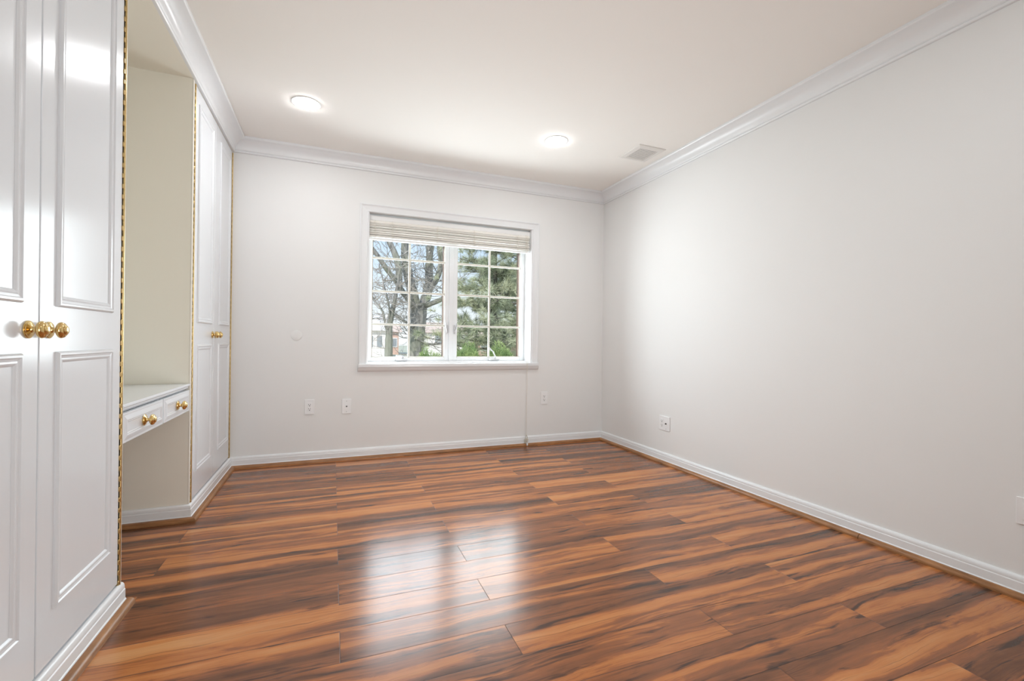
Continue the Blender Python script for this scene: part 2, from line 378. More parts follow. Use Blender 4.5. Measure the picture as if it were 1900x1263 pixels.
# crown moulding
crown = [(0.0, ZC - 0.100), (0.013, ZC - 0.100), (0.016, ZC - 0.096), (0.016, ZC - 0.090), (0.012, ZC - 0.086), (0.017, ZC - 0.083), (0.019, ZC - 0.078)]
for k in range(1, 9):
    a = k / 9 * PI / 2
    crown.append((0.019 + 0.060 * (1 - math.cos(a)), ZC - 0.078 + 0.058 * math.sin(a)))
crown += [(0.080, ZC - 0.018), (0.086, ZC - 0.017), (0.090, ZC - 0.012), (0.090, ZC), (0.0, ZC)]
struct(MB().sweep([(XL, YB), (XR, YB)], crown, 1, 1, 1).build('trim_1', M_TRIM, smooth=True))
struct(MB().sweep([(XR, YB), (XR, YF)], crown, 1, 1, 0).build('trim_2', M_TRIM, smooth=True))
struct(MB().sweep([(XL, YF), (XL, YB)], crown, 1, 0, 1).build('trim_3', M_TRIM, smooth=True))
# baseboards
base = [(0.0, 0.0), (0.019, 0.0), (0.019, 0.020), (0.0165, 0.024), (0.0145, 0.026), (0.0145, 0.058), (0.012, 0.061), (0.0125, 0.066), (0.011, 0.076), (0.007, 0.082), (0.002, 0.084), (0.0, 0.084)]
struct(MB().sweep([(XL + 0.0005, YB), (XR, YB)], base, 1, 1, 1).build('baseboard_back', M_TRIM, smooth=True))
struct(MB().sweep([(XR, YB), (XR, YF)], base, 1, 1, 0).build('baseboard_right', M_TRIM, smooth=True))
b = MB()
b.sweep([(XL, YF), (XL, NY0 + 0.017)], base, 1, 0, 0)
b.sweep([(XN, NY0 + 0.016), (XN, NY1), (XL, NY1), (XL, YB)], base, 1, 0, 1)
struct(b.build('baseboard_left', M_TRIM, smooth=True))
# stained shoe moulding
def shoe_prof():
    p = [(0.019, 0.0), (0.043, 0.0)]
    for k in range(0, 7):
        a = k / 6 * PI / 2; p.append((0.023 + 0.020 * math.cos(a), 0.004 + 0.018 * math.sin(a)))
    return p + [(0.019, 0.022)]
shoe = shoe_prof()
struct(MB().sweep([(XL, YB), (XR, YB)], shoe, 1, 1, 1).build('trim_4', M_SHOE, smooth=True))
b = MB(); b.sweep([(XR, YB), (XR, 1.476)], shoe, 1, 1, 0); b.sweep([(XR, 1.473), (XR, YF)], shoe, 1, 0, 0)
struct(b.build('trim_5', M_SHOE, smooth=True))
b = MB(); b.sweep([(XL, YF), (XL, NY0 + 0.022)], shoe, 1, 0, 0); b.sweep([(XN, NY0 + 0.016), (XN, NY1), (XL, NY1), (XL, YB)], shoe, 1, 0, 1)
struct(b.build('trim_6', M_SHOE, smooth=True))

# ------------------------------------------------------------------ window
win = bpy.data.objects.new('window_1', None); C.objects.link(win); win.location = ((WX0 + WX1) / 2, YB, WZ0); struct(win); WORLD[win.name] = tuple(win.location)
# casing on the wall (top and sides), with an outer back-band
def Pw(a, bb, h): return (a, YB - h, bb)
b = MB(); k = 0.064
prof = [(0.0, 0.0), (0.0, 0.020), (0.006, 0.022), (0.012, 0.018), (0.018, 0.014), (0.050, 0.010), (0.056, 0.012), (0.062, 0.009), (0.062, 0.0)]
# three-sided frame: left, top, right swept in the wall plane
def casing(mb):
    path = [(WX0, WZ0 - 0.02), (WX0, WZ1), (WX1, WZ1), (WX1, WZ0 - 0.02)]
    vs = []; fs = []; n = len(prof)
    for i, (px, pz) in enumerate(path):
        for (d, h) in prof:
            o = 0.062 - d
            if i == 0: q = (px - o, pz)
            elif i == 1: q = (px - o, pz + o)
            elif i == 2: q = (px + o, pz + o)
            else: q = (px + o, pz)
            vs.append((q[0], YB - h, q[1]))
    for i in range(3):
        for j in range(n):
            j2 = (j + 1) % n; fs.append((i * n + j, i * n + j2, (i + 1) * n + j2, (i + 1) * n + j))
    fs.append(tuple(range(n))); fs.append(tuple(3 * n + j for j in range(n)))
    mb.add(vs, fs)
casing(b); b.build('casing', M_TRIM, win)
# stool and apron below
b = MB(); b.bbox(WX0 - 0.066, WX1 + 0.066, YB - 0.034, YB + 0.02, 0.735, WZ0 - 0.0005, 0.006, 3)
b.sweep([(WX0 - 0.068, YB), (WX1 + 0.068, YB)], [(0, 0.703), (0.008, 0.703), (0.020, 0.712), (0.026, 0.722), (0.030, 0.735), (0, 0.735)], 1)
b.build('stool', M_TRIM, win, smooth=True)
YS = 4.035                            # room-side face of the sashes
b = MB(); j = 0.010                   # jamb liner
b.box(WX0, WX0 + j, YB - 0.004, YO, WZ0, WZ1).box(WX1 - j, WX1, YB - 0.004, YO, WZ0, WZ1).box(WX0 + j, WX1 - j, 3.953, YO, WZ1 - j, WZ1).box(WX0 + j, WX1 - j, YB + 0.021, YO, WZ0, WZ0 + j)
b.build('jamb', M_VINYL, win)
MX0, MX1 = 0.975, 1.012
b = MB(); b.bbox(MX0, MX1, YS - 0.010, YO, WZ0 + j, WZ1 - j, 0.003); b.build('mullion', M_VINYL, win)
GZ0, GZ1 = 0.812, 1.948
def sash(x0, x1, g0, g1):
    s = MB(); yb = YS + 0.045
    s.bbox(x0, g0, YS, yb, WZ0 + j, WZ1 - j, 0.003).bbox(g1, x1, YS, yb, WZ0 + j, WZ1 - j, 0.003)
    s.bbox(g0 - 0.001, g1 + 0.001, YS, yb, WZ0 + j, GZ0, 0.003).bbox(g0 - 0.001, g1 + 0.001, YS, yb, GZ1, WZ1 - j, 0.003)
    so = s.build('sash', M_VINYL, win)
    p = MB().box(g0 - 0.004, g1 + 0.004, YS + 0.020, YS + 0.024, GZ0 - 0.004, GZ1 + 0.004); p.build('pane', M_GLASS, so)
    q = MB(); xm = (g0 + g1) / 2; hw = 0.0085
    for zz in (1.097, 1.381, 1.666): q.bbox(g0, g1, YS + 0.006, YS + 0.018, zz - hw, zz + hw, 0.003)
    q.bbox(xm - hw, xm + hw, YS + 0.004, YS + 0.019, GZ0, GZ1, 0.003)
    # thin bead around the glass
    for (a0, a1, c0, c1) in ((g0, g0 + 0.005, GZ0, GZ1), (g1 - 0.005, g1, GZ0, GZ1), (g0, g1, GZ0, GZ0 + 0.006), (g0, g1, GZ1 - 0.006, GZ1)): q.box(a0, a1, YS + 0.008, YS + 0.0195, c0, c1)
    q.build('muntin', M_MUNT, so)
    e = MB(); w_ = 0.009
    e.box(g0, g0 + w_, YS + 0.026, YS + 0.075, GZ0, GZ1).box(g1 - w_, g1, YS + 0.026, YS + 0.075, GZ0, GZ1).box(g0, g1, YS + 0.026, YS + 0.075, GZ0, GZ0 + w_ * 0.7).box(g0, g1, YS + 0.026, YS + 0.075, GZ1 - w_, GZ1)
    e.build('exterior_stop', M_BROWN, so)
    return so
sL = sash(WX0 + j, MX0, 0.304, 0.936)
sR = sash(MX1, WX1 - j, 1.050, 1.674)
def crank(x, tilt):
    c = MB(); z = WZ0 + 0.022
    c.bbox(x - 0.052, x + 0.052, YS - 0.030, YS - 0.0005, z - 0.008, z + 0.010, 0.004, 2)
    c.lathe([(0, 0.013), (0.012, 0.013), (0.018, 0.009), (0.024, 0.008)], (x + 0.012, YS - 0.018, z + 0.008), 'Z', 14)
    tip = (x + 0.012 + tilt[0], YS - 0.034, z + 0.028 + tilt[1]); mid = (x + 0.012 + tilt[0] * 0.45, YS - 0.036, z + 0.03 + tilt[1] * 0.65)
    c.tube([(x + 0.012, YS - 0.020, z + 0.03), mid, tip], [0.006, 0.005, 0.006], 8)
    c.lathe([(0, 0.006), (0.004, 0.009), (0.012, 0.009), (0.016, 0.005)], (tip[0], tip[1] + 0.004, tip[2]), '-Y', 12)
    return c.build('crank_handle', M_STEEL, win, smooth=True)
crank(0.556, (-0.055, 0.008)); crank(1.405, (-0.060, 0.075))
for x, sgn in ((0.957, 1), (1.030, -1)):
    c = MB(); c.bbox(x - 0.008, x + 0.008, YS - 0.016 if False else YS - 0.012, YS - 0.0005, 1.030, 1.105, 0.003)
    c.tube([(x, YS - 0.014, 1.055), (x + 0.010 * sgn * -1, YS - 0.024, 1.082), (x + 0.012 * sgn * -1, YS - 0.026, 1.122)], [0.006, 0.006, 0.0045], 8)
    c.build('sash_lock', M_STEEL, win, smooth=True)

# ------------------------------------------------------------------ blind (raised)
BX0, BX1 = WX0 + 0.013, WX1 - 0.013
bl = thing('mini_blind', 'cream slatted blind drawn up at the top of the window', 'blind', ((BX0 + BX1) / 2, 3.925, 1.99))
b = MB(); b.sweep([(BX0, 3.948), (BX1, 3.948)], [(0.0, 1.956), (0.026, 1.956), (0.032, 1.950), (0.036, 1.956), (0.036, 1.990), (0.030, 1.994), (0.0, 1.994)], 1); b.build('headrail', M_BLINDW, bl)
rnd = random.Random(4)
b = MB(); z = 1.926; NS = 23
b.add([(x, y, zz) for x in (BX0 + 0.002, BX1 - 0.002) for (y, zz) in ((3.915, 1.9535), (3.9085, 1.945), (3.9085, 1.932), (3.914, 1.928), (3.918, 1.929), (3.919, 1.9535))], [(k, (k + 1) % 6, 6 + (k + 1) % 6, 6 + k) for k in range(6)] + [(0, 1, 2, 3, 4, 5), (11, 10, 9, 8, 7, 6)])
for k in range(NS):
    t = k / (NS - 1)
    dz = 0.0042 + (0.004 if k in (5, 6, 12, 18, 22) else 0) + rnd.uniform(-0.0004, 0.0004)
    tilt = 0.006 * (1 if k < 4 else 0.5) * math.sin(k * 1.7)
    yo = rnd.uniform(-0.003, 0.003); sagl, sagr = rnd.uniform(-0.0008, 0.0008), rnd.uniform(-0.0008, 0.0008)
    vs = []; n = 5; th = 0.0034 if k else 0.0036
    for (xx, sg) in ((BX0 + 0.002, sagl), (BX1 - 0.002, sagr)):
        for q in range(n):
            a = q / (n - 1); yy = 3.912 + yo + a * 0.028; cz = z + sg + 0.0022 * math.sin(a * PI) - tilt * (0.5 - a)
            vs += [(xx, yy, cz), (xx, yy, cz - th)]
    fs = []
    for q in range(n - 1):
        fs += [(2 * q, 2 * q + 2, 2 * n + 2 * q + 2, 2 * n + 2 * q), (2 * q + 1, 2 * n + 2 * q + 1, 2 * n + 2 * q + 3, 2 * q + 3)]
    fs += [(0, 2 * n, 2 * n + 1, 1), (2 * n - 2, 2 * n - 1, 4 * n - 1, 4 * n - 2)]
    b.add(vs, fs); z -= dz
sl = b.build('slat_stack', M_BLIND, bl)
zb = z
b = MB(); b.bbox(BX0, BX1, 3.910, 3.940, zb - 0.018, zb - 0.001, 0.004, 3); b.build('bottom_rail', M_BLINDW, bl, smooth=True)
for x in (BX0 + 0.045, BX0 + 0.185, BX0 + 0.565, BX0 + 0.90, BX1 - 0.125, BX1 - 0.030):
    b = MB(); pts = []
    for k in range(9): pts.append((x + 0.004 * math.sin(k * 2.4 + x * 9), 3.9065, 1.952 - k * (1.952 - zb + 0.006) / 8))
    b.tube(pts, 0.0016, 5)
    for k in range(6):
        zz = 1.94 - k * 0.024; b.tube([(x - 0.016 - 0.004 * (k % 2), 3.9062, zz), (x - 0.004, 3.9060, zz - 0.008), (x + 0.014, 3.9062, zz - 0.003 + 0.004 * (k % 3))], 0.0010, 4)
    b.build('ladder_cord', M_CORD, bl)
# pull cord loop hanging at the right side down to the tensioner at the baseboard
b = MB()
for dx in (-0.003, 0.003):
    pts = [(1.672 + dx, 3.910, 1.960), (1.672 + dx, 3.890, 1.60), (1.672 + dx, 3.872, 1.00), (1.672 + dx, 3.845, 0.765), (1.673 + dx, 3.8435, 0.70), (1.674 + dx, 3.852, 0.35), (1.675 + dx * 1.5, 3.8545, 0.082)]
    b.tube(pts, 0.0011, 5)
b.build('pull_cord', M_CORD, bl)
tn = thing('cord_tensioner', 'small clear plastic cord tensioner on the baseboard below the window', 'tensioner', (1.675, 3.862, 0.03))
b = MB(); b.bbox(1.659, 1.691, 3.846, 3.8665, 0.022, 0.060, 0.004, 2); b.lathe([(0, 0.013), (0.004, 0.015), (0.010, 0.015), (0.014, 0.013)], (1.675, 3.847, 0.058), '-Y', 18)
b.tube([(1.663, 3.852, 0.060), (1.667, 3.852, 0.085), (1.674, 3.852, 0.10)], 0.003, 6); b.tube([(1.688, 3.852, 0.060), (1.684, 3.852, 0.085), (1.677, 3.852, 0.10)], 0.003, 6)
b.build('pulley_housing', M_TENS, tn, smooth=True)
b = MB(); b.bbox(1.669, 1.684, 3.830, 3.8455, 0.0225, 0.030, 0.002); b.bbox(1.669, 1.684, 3.828, 3.838, 0.006, 0.030, 0.003); b.build('foot_clip', M_PLATE, tn)

# ------------------------------------------------------------------ wardrobes
DZ0, DZ1 = 0.090, 2.331
def Pd(a, bb, h): return (XL + h, a, bb)
frame_prof = [(0.0, 0.0), (0.001, 0.004), (0.005, 0.0085), (0.010, 0.0085), (0.013, 0.0055), (0.019, 0.0042), (0.023, 0.0052), (0.026, 0.0042), (0.031, 0.0008), (0.031, 0.0)]
knob_prof = [(0.0, 0.0205), (0.002, 0.0222), (0.005, 0.0222), (0.0065, 0.0195), (0.009, 0.0190), (0.011, 0.0150), (0.014, 0.0085), (0.020, 0.0062), (0.026, 0.0066), (0.029, 0.0095), (0.0305, 0.0150), (0.033, 0.0182), (0.036, 0.0208), (0.040, 0.0216), (0.0425, 0.0212), (0.0435, 0.0198), (0.0445, 0.0205), (0.048, 0.0195), (0.051, 0.0170), (0.0535, 0.0140), (0.0545, 0.0118), (0.0555, 0.0125), (0.058, 0.0112), (0.0605, 0.0075), (0.0615, 0.003)]
knob_prof = [(a * 0.68, q) for (a, q) in knob_prof]
def knob(y, z, parent, x=XL):
    # fluted rosette + turned ball
    return MB().lathe(knob_prof, (x, y, z), 'X', 28).build('knob', M_BRASS, parent, smooth=True, loc=(x, y, z))
def hinge(y0, y1, parent, flip):
    """continuous brass hinge filling the strip y0..y1; flip: barrel on the small-y side"""
    z0, z1 = DZ0 - 0.012, DZ1 - 0.004; b = MB(); wd = y1 - y0
    yb = y1 - 0.0045 if not flip else y0 + 0.0045
    b.lathe([(0, 0.0042), (z1 - z0, 0.0042)], (XL + 0.0015, yb, z0), 'Z', 10)
    pitch = 0.0372; k = 0
    ta, tb = (y0 + 0.0004, yb - 0.003) if not flip else (yb + 0.003, y1 - 0.0004)
    while z0 + k * pitch + 0.019 < z1:
        za = z0 + 0.004 + k * pitch; b.bbox(XL - 0.006, XL + 0.0035, ta, tb, za, za + 0.0165, 0.0012, 1); k += 1
    h = b.build('hinge', M_HINGE, parent, smooth=True)
    MB().box(XL - 0.017, XL - 0.011, y0 + 0.0002, y1 - 0.0002, z0, z1).build('hinge_gap_shade', M_GAPSHADE, h)  # dark plate painting the shade seen in the slots between the tabs
    return h
def door(y0, y1, pa, pb, knob_y, hy, flip, parent):
    d = MB().bbox(XL - 0.0185, XL, y0, y1, DZ0, DZ1, 0.0015, 1).build('door', M_DOOR, parent)
    for (c0, c1) in ((0.226, 0.927), (1.049, 2.255)):
        b = MB(); b.rect = (pa, pb, c0, c1); b.frame(Pd, frame_prof); b.build('panel_moulding', M_DOOR, d)
    knob(knob_y, 0.985, d)
    hinge(hy[0], hy[1], d, flip)
    return d
def carcass(y0, y1, parent):
    # open box behind the doors: back, sides, top, bottom, two shelves
    b = MB(); x0 = XN + 0.002; x1 = XL - 0.020
    b.box(x0, x0 + 0.012, y0, y1, 0.0, DZ1 + 0.004)
    b.box(x0, x1, y0, y0 + 0.016, 0.0, DZ1 + 0.004).box(x0, x1, y1 - 0.016, y1, 0.0, DZ1 + 0.004)
    b.box(x0, x1, y0, y1, DZ1 - 0.012, DZ1 + 0.004).box(x0, x1, y0, y1, 0.0, DZ0 - 0.004)
    b.box(x0, x1 - 0.03, y0, y1, 1.85, 1.868)
    b.box(x1, XL - 0.0005, y0, y1, 0.0, DZ0 - 0.006)                # toe rail behind the baseboard
    return b.build('body', M_DOOR, parent)
wn = thing('wardrobe', 'white panelled built-in wardrobe nearest the camera, left of the niche', 'wardrobe', (-1.0, 1.52, 0.0), 'built-in wardrobes')
carcass(1.018, NY0 - 0.001, wn)
b = MB(); b.bbox(XL - 0.0195, XL + 0.0015, 2.0250, 2.0365, 0.0845, ZS - 0.001, 0.001, 1); b.box(XL - 0.0195, XL, 1.018, 1.033, 0.0845, ZS - 0.001); b.build('face_frame', M_EDGE, wn)
door(1.5325, 2.0095, 1.605, 1.941, 1.570, (2.0100, 2.0248), False, wn)
door(1.0480, 1.5275, 1.120, 1.457, 1.483, (1.0334, 1.0478), True, wn)
wf = thing('wardrobe', 'white panelled built-in wardrobe beside the window wall, beyond the niche', 'wardrobe', (-1.0, 3.38, 0.0), 'built-in wardrobes')
carcass(NY1 + 0.015, YB - 0.001, wf)
b = MB(); b.bbox(XL - 0.0038, XL + 0.0015, 2.8622, 2.8765, 0.0845, ZS - 0.001, 0.001, 1); b.bbox(XL - 0.0195, XL + 0.0015, 2.8765, 2.8830, 0.0845, ZS - 0.001, 0.001, 1); b.box(XL - 0.0195, XL, 3.8725, YB - 0.001, 0.0845, ZS - 0.001); b.build('face_frame', M_EDGE, wf)
door(2.9010, 3.3640, 2.972, 3.300, 3.328, (2.8835, 2.9005), False, wf)
door(3.3690, 3.8535, 3.486, 3.790, 3.412, (3.8540, 3.8720), False, wf)

# ------------------------------------------------------------------ built-in dressing table in the niche
dk = thing('vanity_desk', 'white built-in vanity desk with two drawers inside the niche', 'desk', (-1.0, 2.45, 0.57))
a0, a1 = NY0 + 0.0165, NY1 - 0.0035
b = MB(); top = [(0, 0.697), (0.012, 0.697), (0.016, 0.701), (0.016, 0.706), (0.020, 0.710), (0.024, 0.7125), (0.024, 0.7185), (0.021, 0.7225), (0, 0.7225)]
b.sweep([(XL - 0.022, a0), (XL - 0.022, a1)], top, 1); b.box(XN + 0.0005, XL - 0.022, a0, a1, 0.697, 0.7225); b.build('worktop', M_DOOR, dk, smooth=True)
b = MB(); b.box(XN + 0.0005, XL - 0.032, a0, a0 + 0.014, 0.578, 0.697).box(XN + 0.0005, XL - 0.032, a1 - 0.014, a1, 0.578, 0.697).box(XN + 0.0005, XN + 0.016, a0, a1, 0.578, 0.697).box(XN + 0.0005, XL - 0.034, a0, a1, 0.577, 0.585)
b.box(XL - 0.034, XL - 0.020, a0, a1, 0.577, 0.5835).box(XL - 0.034, XL - 0.020, 2.456, 2.471, 0.5835, 0.697); b.box(XL - 0.034, XL - 0.0205, a0, a1, 0.690, 0.697); b.build('apron', M_DOOR, dk)
dprof = [(0.0, 0.0), (0.0, 0.0), (0.014, 0.004), (0.018, 0.0045), (0.021, 0.002), (0.024, 0.0025), (0.027, 0.0), (0.027, -0.001)]
for (y0, y1, ky) in ((2.041, 2.4575, 2.2385), (2.4700, 2.8560, 2.6600)):
    b = MB(); b.bbox(XL - 0.0185, XL, y0, y1, 0.5795, 0.6895, 0.0025, 2); b.rect = (y0 + 0.010, y1 - 0.010, 0.5895, 0.6795); b.frame(Pd, dprof)
    d = b.build('drawer', M_DOOR, dk); knob(ky, 0.635, d)

# ------------------------------------------------------------------ ceiling lights and vent
def downlight(x, y, label):
    t = thing('ceiling_light', label, 'ceiling light', (x, y, ZC), 'recessed ceiling lights')
    MB().lathe([(0.0, 0.083), (0.002, 0.086), (0.003, 0.084), (0.0035, 0.080), (0.003, 0.0745), (0.001, 0.0745)], (x, y, ZC), '-Z', 40).build('trim_ring', M_BLINDW, t, smooth=True)
    MB().lathe([(0.002, 0.0735), (0.0055, 0.0730), (0.0085, 0.067), (0.0105, 0.054), (0.0118, 0.036), (0.0124, 0.016), (0.0125, 0.003)], (x, y, ZC), '-Z', 40).build('lens', M_LENS, t, smooth=True)
downlight(-0.172, 3.115, 'round lit ceiling light nearer the white wardrobes')
downlight(1.505, 2.978, 'round lit ceiling light nearer the square vent')
VX0, VX1, VY0, VY1 = 2.096, 2.338, 2.783, 3.040
vt = thing('ceiling_vent', 'square louvred air vent in the ceiling near the right wall', 'vent', ((VX0 + VX1) / 2, (VY0 + VY1) / 2, ZC))
b = MB(); b.rect = (VX0, VX1, VY0, VY1)
b.frame(lambda a, c, h: (a, c, ZC - h), [(0, 0.0), (0, 0.004), (0.004, 0.007), (0.030, 0.011), (0.036, 0.011), (0.038, 0.008), (0.038, 0.0)]); b.build('frame', M_VENT, vt)
MB().box(VX0 + 0.037, VX1 - 0.037, VY0 + 0.037, VY1 - 0.037, ZC - 0.0012, ZC - 0.0002).build('duct', M_VENTD, vt)
n = 11
for k in range(n):
    yc = VY0 + 0.045 + (VY1 - VY0 - 0.090) * k / (n - 1)
    b = MB(); b.add([(x, yc + dy, ZC - dz) for x in (VX0 + 0.0372, VX1 - 0.0372) for (dy, dz) in ((0.0050, 0.0090), (0.0050, 0.0082), (-0.0050, 0.0072), (-0.0050, 0.0080))],
                    [(0, 1, 2, 3), (7, 6, 5, 4), (0, 4, 5, 1), (1, 5, 6, 2), (2, 6, 7, 3), (3, 7, 4, 0)])
    b.build('louver', M_VENT, vt)

# ------------------------------------------------------------------ wall plates
class Face:
    """maps (a right, b up, h out) seen from the room to 3D, on the back wall or on the right wall"""
    def __init__(s, wall, a, z): s.wall, s.a, s.z = wall, a, z
    def p(s, a, b, h): return (s.a + a, YB - h, s.z + b) if s.wall == 'back' else (XR - h, s.a - a, s.z + b)
    def box(s, mb, a0, a1, b0, b1, h0, h1, bev=0.0):
        p, q = s.p(a0, b0, h0), s.p(a1, b1, h1); lo = [min(p[i], q[i]) for i in range(3)]; hi = [max(p[i], q[i]) for i in range(3)]
        if bev: mb.bbox(lo[0], hi[0], lo[1], hi[1], lo[2], hi[2], bev, 2)
        else: mb.box(lo[0], hi[0], lo[1], hi[1], lo[2], hi[2])
    def disc(s, mb, a, b, h0, prof, n=16):
        mb.lathe(prof, s.p(a, b, h0), '-Y' if s.wall == 'back' else '-X', n)
def receptacle(F, a, par):
    b = MB(); F.box(b, a - 0.0165, a + 0.0165, -0.0335, 0.0335, 0.0062, 0.0085, 0.0012); r = b.build('receptacle', M_PLATE, par)
    for dz in (0.0145, -0.0185):
        b = MB(); F.box(b, a - 0.0078, a - 0.0052, dz + 0.001, dz + 0.010, 0.0080, 0.0088); F.box(b, a + 0.0052, a + 0.0078, dz + 0.001, dz + 0.009, 0.0080, 0.0088)
        F.disc(b, a + 0.0003, dz - 0.0055, 0.0080, [(0, 0.0036), (0.0008, 0.0036)], 12); b.build('slot', M_DARK, r)
    return r
def screw(F, a, z, par):
    b = MB(); F.disc(b, a, z, 0.006, [(0, 0.0035), (0.0012, 0.0035), (0.0018, 0.002)], 12); b.build('screw', M_STEEL, par, smooth=True)
def jack(F, a, par):
    b = MB(); F.disc(b, a, 0.0, 0.006, [(0, 0.0062), (0.003, 0.0062), (0.003, 0.0046), (0.010, 0.0046)], 14); k = b.build('coax_jack', M_JACK, par, smooth=True)
    b = MB(); F.disc(b, a, 0.0, 0.0101, [(0, 0.0040), (0.0006, 0.0040)], 14); b.build('socket', M_DARK, k)
def plate(F, hw, hh, par, m=None):
    b = MB(); F.box(b, -hw, hw, -hh, hh, 0.0003, 0.0066, 0.0018); return b.build('cover_plate', m or M_PLATE, par)
F = Face('back', -0.164, 0.4325); t = thing('wall_outlet', 'white wall outlet on the window wall, left of the cable plate', 'outlet', F.p(0, 0, 0), 'white wall outlets'); plate(F, 0.035, 0.0575, t); receptacle(F, 0, t)
F = Face('back', 0.1085, 0.4265); t = thing('cable_plate', 'white cable jack plate with dark centre hole, right of the left outlet', 'wall plate', F.p(0, 0, 0)); plate(F, 0.035, 0.0575, t); jack(F, 0, t); screw(F, 0, -0.042, t); screw(F, 0, 0.042, t)
F = Face('back', 1.865, 0.4325); t = thing('wall_outlet', 'white wall outlet on the window wall below the window right corner', 'outlet', F.p(0, 0, 0), 'white wall outlets'); plate(F, 0.035, 0.0575, t); receptacle(F, 0, t)
F = Face('right', 2.952, 0.3185); t = thing('combination_plate', 'wide white plate with outlet and cable jack on right wall', 'outlet', F.p(0, 0, 0)); plate(F, 0.062, 0.0575, t); receptacle(F, -0.026, t); jack(F, 0.022, t); screw(F, 0.022, -0.042, t)
F = Face('right', 0.890, 0.3355); t = thing('wall_outlet', 'white outlet plate low on right wall, cut off by photo edge', 'outlet', F.p(0, 0, 0), 'white wall outlets'); plate(F, 0.035, 0.0525, t); receptacle(F, 0, t)
F = Face('back', -0.262, 0.991); b = MB(); F.disc(b, 0, 0, 0.0003, [(0, 0.040), (0.0018, 0.040), (0.003, 0.037), (0.0031, 0.01)], 40)
tag(b.build('blank_cover', M_PLATEC, smooth=True, loc=F.p(0, 0, 0)), 'round painted blank cover on the wall left of the window', 'wall plate')

# ------------------------------------------------------------------ outdoors
GZ = -0.6
struct(MB().box(-60, 90, 4.6, 110, GZ - 0.3, GZ).build('ground', M_GRASS))
rnd = random.Random(11)
def V3(x, y, z): return Vector((x, y, z))
def smooth_path(pts, n=4):
    out = []
    P = [Vector(p) for p in pts]
    for i in range(len(P) - 1):
        p0 = P[max(i - 1, 0)]; p1 = P[i]; p2 = P[i + 1]; p3 = P[min(i + 2, len(P) - 1)]
        for k in range(n):
            t = k / n
            out.append(0.5 * ((2 * p1) + (p2 - p0) * t + (2 * p0 - 5 * p1 + 4 * p2 - p3) * t * t + (3 * p1 - p0 - 3 * p2 + p3) * t ** 3))
    out.append(P[-1]); return out
def limb(mb, pts, r0, r1, n=9, rough=0.08):
    sp = smooth_path(pts, 4); m = len(sp)
    rr = [(r0 + (r1 - r0) * i / (m - 1)) * (1 + rnd.uniform(-rough, rough)) for i in range(m)]
    mb.tube(sp, rr, n); return sp
def twigs(mb, start, d, length, r, depth):
    """wandering twig with side shoots"""
    pts = [start]; cur = d.normalized(); p = start.copy(); n = 5
    for k in range(n):
        cur = (cur + Vector((rnd.gauss(0, 0.30), rnd.gauss(0, 0.22), rnd.gauss(0.03, 0.28)))).normalized()
        p = p + cur * (length / n); pts.append(p.copy())
    mb.tube(pts, [r * (1 - 0.75 * i / n) for i in range(n + 1)], 4)
    if depth > 0:
        for k in range(rnd.randint(2, 4)):
            i = rnd.randint(1, n - 1)
            dd = (cur + Vector((rnd.gauss(0, 0.8), rnd.gauss(0, 0.6), rnd.gauss(0.05, 0.7)))).normalized()
            twigs(mb, pts[i], dd, length * rnd.uniform(0.45, 0.75), r * 0.6, depth - 1)
def bare_tree(label, limbs, ntw, twr, base, mats, name='bare_tree', tl=1.0):
    t = thing(name, label, 'tree', base)
    tr = MB(); paths = []
    for (pts, r0, r1) in limbs: paths.append(limb(tr, pts, r0, r1))
    tr.build('trunk', mats[0], t, smooth=True)
    tw = MB()
    for k in range(ntw):
        sp = paths[rnd.randrange(len(paths))]; i = rnd.randrange(2, len(sp)); p = sp[i]
        if p.z < 0.4: continue
        d = Vector((rnd.gauss(0, 1), rnd.gauss(0, 0.7), rnd.gauss(0.25, 0.6)))
        twigs(tw, p, d, tl * rnd.uniform(0.5, 1.4), twr * rnd.uniform(0.6, 1.3), 2)
    tw.build('branches', mats[1], t); return t
Y0 = 15.0
